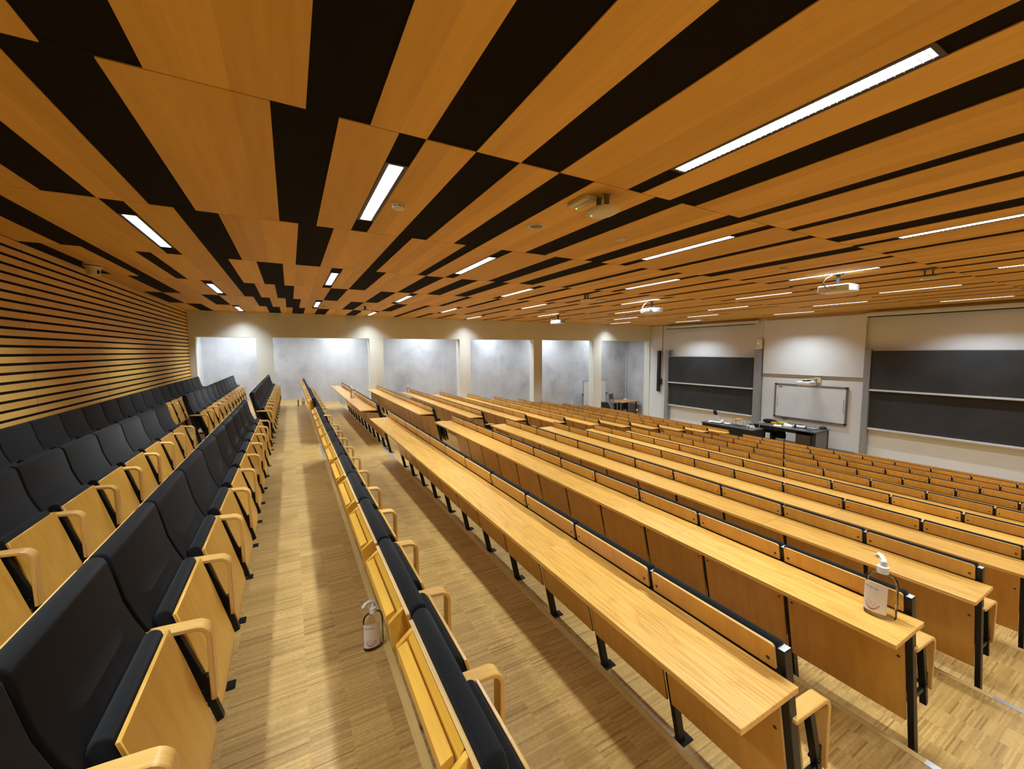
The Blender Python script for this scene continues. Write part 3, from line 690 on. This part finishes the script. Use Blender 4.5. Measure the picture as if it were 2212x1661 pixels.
def sheet(w_, d_, loc, rz, label): return small('paper_sheet', MB().box(-w_, w_, -d_, d_, 0, 0.006), 'paper', loc, label, 'paper', rz, 0)
sheet(0.15, 0.105, (13.20, 9.18, ZB), 0.3, 'white paper sheets at the far end of the closed bench')
sheet(0.10, 0.11, (13.30, 8.68, ZB), 0.1, 'white paper beside the document camera')
t = thing('document_camera', 'document camera with black head on the closed bench', 'document camera', (13.10, 8.90, ZB))
obj('base', MB().box(-0.13, 0.15, -0.17, 0.17, 0, 0.03), 'grey', t, 0.008, 2)
obj('plate', MB().box(-0.10, 0.10, -0.12, 0.12, 0.03, 0.034), 'paper', t)
ar = obj('arm', MB().tube([(0.12, -0.05, 0.03), (0.13, -0.04, 0.16), (0.10, 0.0, 0.22), (0.04, 0.07, 0.27), (0.0, 0.09, 0.31)], 0.012, 8), 'alu', t)
obj('head', MB().hexa([(-0.05, 0.03, 0.27), (0.03, 0.03, 0.27), (0.03, 0.13, 0.30), (-0.05, 0.13, 0.30), (-0.04, 0.04, 0.42), (0.02, 0.04, 0.42), (0.02, 0.15, 0.44), (-0.04, 0.15, 0.44)]), 'black', ar, 0.008, 2)
obj('socket_box', MB().box(0.08, 0.14, -0.16, -0.06, 0.03, 0.12), 'paper', t, 0.004, 1)
t = thing('demo_stand', 'little metal stand with a wooden top on the closed bench', 'stand', (13.20, 8.16, ZB))
obj('tray', MB().box(-0.07, 0.12, -0.19, 0.21, 0.17, 0.18), 'alud', t)
obj('wooden_top', MB().box(-0.03, 0.12, -0.04, 0.16, 0.18, 0.235), 'slat', t, 0.006, 2)
for x in (-0.065, 0.115):
    for y in (-0.18, 0.20): obj('leg', MB().cyl((x, y, 0), 0.008, 0.17, 8), 'alud', t)
t = thing('measuring_device', 'white lab device with black knobs beside the demo stand', 'device', (13.14, 7.74, ZB))
obj('body', MB().box(-0.07, 0.08, -0.08, 0.10, 0.0, 0.09), 'plastic', t, 0.01, 2)
obj('knob', MB().cyl((-0.07, 0.03, 0.05), 0.02, -0.02, 10, axis='x'), 'black', t)
obj('meter', MB().box(-0.03, 0.05, -0.06, 0.06, 0.09, 0.16), 'grey', t, 0.008, 2)
random.seed(3)
def coil(c, r, n, turns):
    return [(c[0]+r*(1+0.3*sin(2.3*i))*cos(2*pi*turns*i/n), c[1]+r*(1+0.25*cos(1.7*i))*sin(2*pi*turns*i/n), c[2]+0.012+0.02*abs(sin(1.3*i))) for i in range(n+1)]
tag(obj('cable_coil', MB().tube(coil((13.10, 7.62, ZB-0.003), 0.06, 40, 3), 0.006, 6), 'cream'), 'pale coiled cable at the right end of the closed bench', 'cable')
tag(obj('cable_coil', MB().tube(coil((14.42, 8.12, ZB-0.003), 0.08, 44, 3), 0.006, 6), 'cream'), 'pale cable bundle at the left end of the lecture desk', 'cable')
tag(obj('hanging_cable', MB().tube([(14.08, 7.98, ZB+0.01), (14.05, 7.99, ZB-0.05), (14.04, 8.0, ZB-0.35), (14.07, 8.0, ZF+0.02)], 0.008, 6), 'cream'), 'pale cable hanging over the front edge of the lecture desk', 'cable')
t = thing('soft_bag', 'flat black bag lying on the left of the lecture desk', 'bag', (14.72, 8.02, ZB))
obj('body', MB().lathe([(0.05, 0), (0.17, 0.01), (0.20, 0.05), (0.17, 0.10), (0.07, 0.125)], seg=20, sx=0.75, sy=1.15), 'fab', t, smooth=60)
obj('strap', MB().tube([(-0.1, -0.15, 0.03), (-0.12, -0.26, 0.06), (-0.02, -0.28, 0.05), (0.05, -0.18, 0.08)], 0.012, 6), 'fab', t)
small('orange_box', MB().box(-0.06, 0.06, -0.08, 0.08, 0, 0.075), 'orange', (14.52, 7.76, ZB), 'small orange box on the lecture desk', 'box')
small('yellow_box', MB().box(-0.06, 0.06, -0.12, 0.12, 0, 0.06), 'yellow', (14.80, 7.64, ZB), 'bright yellow box behind the orange box', 'box')
sheet(0.15, 0.11, (14.36, 7.56, ZB), 0.5, 'loose white sheets right of the orange box')
small('paper_pile', MB().hexa([(-0.14, -0.12, 0), (0.14, -0.12, 0), (0.14, 0.12, 0), (-0.14, 0.12, 0), (-0.10, -0.06, 0.04), (0.12, -0.10, 0.03), (0.10, 0.10, 0.08), (-0.12, 0.08, 0.07)]), 'paper', (14.60, 7.36, ZB), 'crumpled pile of white paper on the lecture desk', 'paper', 0.4)
tag(obj('black_cables', MB().tube(coil((14.86, 7.14, ZB-0.004), 0.14, 46, 2.4), 0.013, 6), 'black'), 'tangle of thick black cables behind the white tube', 'cable')
t = thing('white_tube', 'white cylindrical device with black ends on the lecture desk', 'device', (14.50, 6.98, ZB), R(12))
obj('body', MB().cyl((0, -0.18, 0.045), 0.045, 0.34, 16, axis='y'), 'plastic', t)
obj('end_cap', MB().cyl((0, -0.21, 0.045), 0.046, 0.03, 16, axis='y'), 'black', t)
obj('clip', MB().box(-0.05, 0.05, 0.06, 0.12, 0.0, 0.095), 'black', t, 0.006, 1)
t = thing('laptop', 'closed grey laptop at the right of the lecture desk', 'laptop', (14.74, 6.72, ZB), R(-8))
obj('base', MB().box(-0.13, 0.13, -0.18, 0.18, 0, 0.014), 'grey', t, 0.004, 1)
obj('lid', MB().box(-0.13, 0.13, -0.18, 0.18, 0.0145, 0.026), 'alud', t, 0.004, 1)
t = thing('desk_speaker', 'rounded black object on the right rear corner of the lecture desk', 'speaker', (14.98, 6.50, ZB))
obj('body', MB().lathe([(0.10, 0), (0.105, 0.02), (0.09, 0.06), (0.05, 0.085), (0.01, 0.092)], seg=20), 'black', t, smooth=60)
small('remote_control', MB().box(-0.025, 0.025, -0.06, 0.06, 0, 0.015), 'black', (14.26, 6.56, ZB), 'black remote control near the front edge of the lecture desk', 'remote control')
t = thing('computer_tower', 'black computer with a white label under the lecture desk', 'computer', (14.42, 7.76, ZF))
obj('case', MB().box(-0.24, 0.22, -0.10, 0.10, 0.0, 0.62), 'black', t, 0.008, 1)
lb = MB().box(-0.244, -0.239, -0.06, 0.08, 0.30, 0.58, 0)
for k in range(5): lb.box(-0.246, -0.243, -0.045, 0.02+0.01*(k % 3), 0.34+0.045*k, 0.352+0.045*k, 1)
obj('label', lb, ['paper', 'ink'], t, smooth=0)
t = thing('backpack', 'black and cream backpack on the floor under the lecture desk', 'bag', (14.50, 7.52, ZF))
obj('lower_body', MB().lathe([(0.06, 0.02), (0.14, 0.10), (0.16, 0.25), (0.15, 0.42)], seg=20, sx=0.9), 'cream', t, smooth=60)
obj('upper_body', MB().lathe([(0.15, 0.42), (0.16, 0.52), (0.13, 0.64), (0.05, 0.71)], seg=20, sx=0.9), 'fab', t, smooth=60)
obj('base', MB().lathe([(0.10, 0), (0.10, 0.04)], seg=16), 'fab', t)

# ------------------------------------------------------------------ corridor corner: rolling whiteboard, chair, table, wedge
t = thing('rolling_whiteboard', 'mobile whiteboard on legs behind a pillar', 'whiteboard', (13.22, 15.62, ZF))
obj('panel', MB().box(-0.70, 0.70, -0.012, 0.012, 0.72, 1.90), 'wb', t)
for nm, x0, x1, z0, z1 in (('frame', -0.72, 0.72, 1.90, 1.92), ('frame', -0.72, 0.72, 0.70, 0.72), ('frame', -0.72, -0.70, 0.70, 1.92), ('frame', 0.70, 0.72, 0.70, 1.92)):
    obj(nm, MB().box(x0, x1, -0.018, 0.018, z0, z1), 'alu', t)
for x in (-0.76, 0.76):
    lg = obj('leg', MB().box(x-0.018, x+0.018, -0.02, 0.02, 0.06, 1.32).box(x-0.02, x+0.02, -0.30, 0.30, 0.03, 0.07), 'alu', t, 0.003, 1)
    obj('knob', MB().cyl((x-0.03, -0.03, 1.25), 0.03, 0.06, 10, axis='x'), 'black', lg)
t = thing('chair', 'chair with black slatted back and metal legs beside the corridor table', 'chair', (14.02, 14.98, ZF), R(20))
obj('seat', MB().box(-0.21, 0.21, -0.20, 0.22, 0.83, 0.86), 'grey', t, 0.012, 2)
for x in (-0.19, 0.19):
    obj('back_post', MB().tube([(x, 0.20, 0.85), (x, 0.23, 1.0), (x, 0.26, 1.24)], 0.012, 8), 'black', t)
    for y in (-0.18, 0.20): obj('leg', MB().tube([(x*0.92, y, 0.84), (x*1.08, y*1.15, 0.0)], 0.014, 8), 'alu', t)
for k in range(4): obj('back_slat', MB().box(-0.21, 0.21, 0.222+0.012*k, 0.238+0.012*k, 1.00+0.07*k, 1.035+0.07*k), 'black', t, 0.005, 1)
obj('back_splat', MB().box(-0.05, 0.05, 0.225, 0.255, 0.99, 1.24), 'black', t, 0.004, 1)
obj('footrest', MB().tube([(-0.2, -0.2, 0.32), (0.2, -0.2, 0.32)], 0.01, 8), 'alu', t)
t = thing('corridor_table', 'light wooden table with black legs in the corridor corner', 'table', (15.28, 15.62, ZF))
obj('tabletop', MB().zprism([(-0.66, -0.48), (0.0, -0.42), (0.62, -0.40), (0.66, 0.46), (-0.48, 0.55)], 0.745, 0.772), 'tablewood', t, 0.004, 1)
for x, y in ((-0.50, -0.30), (0.50, -0.28), (-0.42, 0.40), (0.52, 0.36)): obj('leg', MB().box(x-0.03, x+0.03, y-0.03, y+0.03, 0, 0.745), 'black', t, 0.004, 1)
obj('modesty', MB().box(-0.45, 0.5, 0.33, 0.35, 0.25, 0.70), 'bench', t)
t = thing('telephone', 'pale telephone on the corridor table', 'telephone', (15.45, 15.72, ZF+0.772))
obj('base', MB().hexa([(-0.11, -0.10, 0), (0.11, -0.10, 0), (0.11, 0.10, 0), (-0.11, 0.10, 0), (-0.10, -0.09, 0.03), (0.10, -0.09, 0.03), (0.10, 0.09, 0.07), (-0.10, 0.09, 0.07)]), 'cream', t, 0.008, 2)
obj('handset', MB().box(-0.10, -0.05, -0.10, 0.10, 0.055, 0.095), 'paper', t, 0.015, 2)
t = thing('stage_monitor', 'black wedge-shaped speaker on the floor between pillar and chair', 'speaker', (13.30, 14.93, ZF))
obj('case', MB().prism([(-0.30, 0.0), (0.28, 0.0), (0.28, 0.45), (-0.02, 0.92), (-0.30, 0.92)], -0.22, 0.22), 'black', t, 0.006, 1)
obj('grille', MB().hexa([(0.285, -0.19, 0.46), (0.285, 0.19, 0.46), (-0.005, 0.19, 0.905), (-0.005, -0.19, 0.905), (0.290, -0.19, 0.465), (0.290, 0.19, 0.465), (0.0, 0.19, 0.91), (0.0, -0.19, 0.91)]), 'screw', t)

# ------------------------------------------------------------------ fittings under the ceiling
def hung_projector(x, y, label, rz, back):
    t = thing('ceiling_projector', label, 'projector', (x, y, ZC), rz, 'projectors hung from the ceiling')
    bd = obj('body', MB().box(-0.15, 0.17, -0.215, 0.215, -0.285, -0.175), 'plastic', t, 0.018, 3)
    if back:
        mb = MB().box(-0.153, -0.149, -0.06, 0.10, -0.262, -0.215); mb.box(-0.154, -0.149, 0.13, 0.18, -0.24, -0.20); mb.box(-0.154, -0.149, -0.17, -0.10, -0.265, -0.19)
        for k in range(4): mb.box(-0.155, -0.15, 0.02+0.03*k, 0.038+0.03*k, -0.272, -0.262)
        obj('socket_panel', mb, 'trunk', bd)
    else: obj('badge', MB().box(-0.153, -0.149, -0.03, 0.03, -0.233, -0.227), 'grey', bd)
    obj('side_vent', MB().box(-0.06, 0.12, -0.219, -0.213, -0.27, -0.19), 'trunk', bd)
    obj('lens', MB().cyl((0.165, 0.06, -0.23), 0.035, 0.03, 16, axis='x'), 'black', bd)
    obj('plate', MB().box(-0.11, 0.11, -0.15, 0.15, -0.176, -0.160), 'black', t)
    obj('pole', MB().cyl((0, 0, -0.165), 0.026, 0.165, 12), 'black', t)
    obj('ceiling_plate', MB().cyl((0, 0, -0.012), 0.07, 0.012, 16), 'black', t)
    obj('cable', MB().tube([(-0.03, 0.05, -0.002), (-0.10, 0.12, -0.06), (-0.17, 0.13, -0.14), (-0.165, 0.08, -0.22)], 0.008, 6), 'black' if not back else 'alud', t)
hung_projector(7.62, 3.22, 'white projector hung from the ceiling at the right of the room', 0, False)
hung_projector(7.70, 7.05, 'white projector with sockets hung mid-room on a black pole', R(-6), True)
hung_projector(7.85, 11.15, 'grey-looking projector hung from the ceiling nearest the pillar wall', 0, False)
def access_point(x, y, label):
    t = thing('access_point', label, 'wireless access point', (x, y, ZC), 0, 'oval access points')
    obj('shell', MB().lathe([(0.10, -0.098), (0.122, -0.104), (0.118, -0.122), (0.09, -0.136), (0.02, -0.142)], seg=32, sx=0.95, sy=1.15), 'gold', t, smooth=60)
    obj('back', MB().lathe([(0.06, -0.080), (0.108, -0.098), (0.118, -0.104)], seg=32, sx=0.95, sy=1.15), 'black', t, smooth=60)
    for k in (-1, 1): obj('bracket', MB().box(-0.02, 0.02, 0.045*k-0.006, 0.045*k+0.006, -0.085, 0.0).box(-0.03, 0.03, 0.045*k-0.012, 0.045*k+0.012, -0.004, 0.0), 'grey', t)
    obj('light', MB().cyl((-0.06, 0.06, -0.139), 0.006, 0.006, 8), 'led', t)
access_point(2.15, 2.47, 'oval cream access point under the ceiling nearest the camera')
access_point(5.55, 6.85, 'oval access point under the middle of the ceiling')
access_point(8.45, 2.42, 'oval access point under the ceiling right of the hung projector')
access_point(1.76, 11.15, 'oval access point under the ceiling near the pillar wall')
def emergency(x, y, label):
    t = thing('emergency_light', label, 'emergency light', (x, y, ZC), 0, 'emergency light boxes')
    obj('case', MB().box(-0.055, 0.055, -0.115, 0.115, -0.032, 0.0), 'gold', t, 0.004, 1)
    obj('seam', MB().box(0.0, 0.004, -0.09, 0.09, -0.0335, -0.0315), 'mesh', t)
    obj('light', MB().cyl((0.03, 0.105, -0.036), 0.005, 0.005, 8), 'led', t)
emergency(2.05, 2.60, 'flat cream emergency light box beside the nearest access point')
emergency(6.40, 7.35, 'flat cream emergency light box beside the mid-room access point')
t = thing('ceiling_speaker', 'round flush ceiling speaker with grey grille', 'speaker', (2.09, 3.33, ZC))
obj('ring', MB().lathe([(0.062, -0.004), (0.064, -0.007), (0.086, -0.007), (0.088, 0.0)], seg=32, cap=False), 'gold', t, smooth=50)
obj('grille', MB().cyl((0, 0, -0.004), 0.064, 0.004, 32), 'mesh', t)
def smoke(x, y, label):
    t = thing('smoke_detector', label, 'smoke detector', (x, y, ZC), 0, 'smoke detectors')
    obj('base', MB().cyl((0, 0, -0.014), 0.054, 0.014, 24), 'gold', t)
    obj('head', MB().lathe([(0.050, -0.014), (0.050, -0.030), (0.040, -0.042), (0.018, -0.048)], seg=24), 'gold', t, smooth=40)
    mb = MB()
    for k in range(8):
        a = 2*pi*k/8; c, s_ = cos(a), sin(a)
        mb.hexa([(0.0505*c-0.012*s_, 0.0505*s_+0.012*c, -0.026), (0.0505*c+0.012*s_, 0.0505*s_-0.012*c, -0.026), (0.047*c+0.012*s_, 0.047*s_-0.012*c, -0.026), (0.047*c-0.012*s_, 0.047*s_+0.012*c, -0.026),
                 (0.0512*c-0.012*s_, 0.0512*s_+0.012*c, -0.021), (0.0512*c+0.012*s_, 0.0512*s_-0.012*c, -0.021), (0.047*c+0.012*s_, 0.047*s_-0.012*c, -0.021), (0.047*c-0.012*s_, 0.047*s_+0.012*c, -0.021)])
    obj('slots', mb, 'screw', t)
smoke(0.81, 3.36, 'round smoke detector beside the nearest ceiling light')
smoke(6.28, 3.33, 'round smoke detector on the ceiling before the right projector')
smoke(0.83, 11.50, 'small smoke detector on the far ceiling left of the access point')
smoke(2.11, 12.05, 'small smoke detector on the far ceiling right of the access point')
t = thing('motion_sensor', 'small square sensor plate on the ceiling right of the round speaker', 'sensor', (3.13, 3.30, ZC))
obj('plate', MB().box(-0.05, 0.05, -0.05, 0.05, -0.008, 0), 'gold', t, 0.003, 1)
obj('dome', MB().lathe([(0.030, -0.008), (0.026, -0.018), (0.008, -0.024)], seg=16), 'gold', t, smooth=60)
t = thing('dome_camera', 'cream bucket-shaped camera under the ceiling by the slatted wall', 'camera', (-2.23, 7.44, ZC))
obj('base', MB().lathe([(0.098, -0.022), (0.098, 0.0)], seg=28), 'gold', t)
obj('gap', MB().lathe([(0.090, -0.034), (0.090, -0.022)], seg=28), 'black', t)
obj('housing', MB().lathe([(0.058, -0.145), (0.064, -0.135), (0.076, -0.045), (0.095, -0.040), (0.097, -0.034)], seg=28), 'gold', t, smooth=40)
obj('lens', MB().box(0.045, 0.072, -0.05, -0.02, -0.13, -0.08), 'black', t, 0.006, 1)
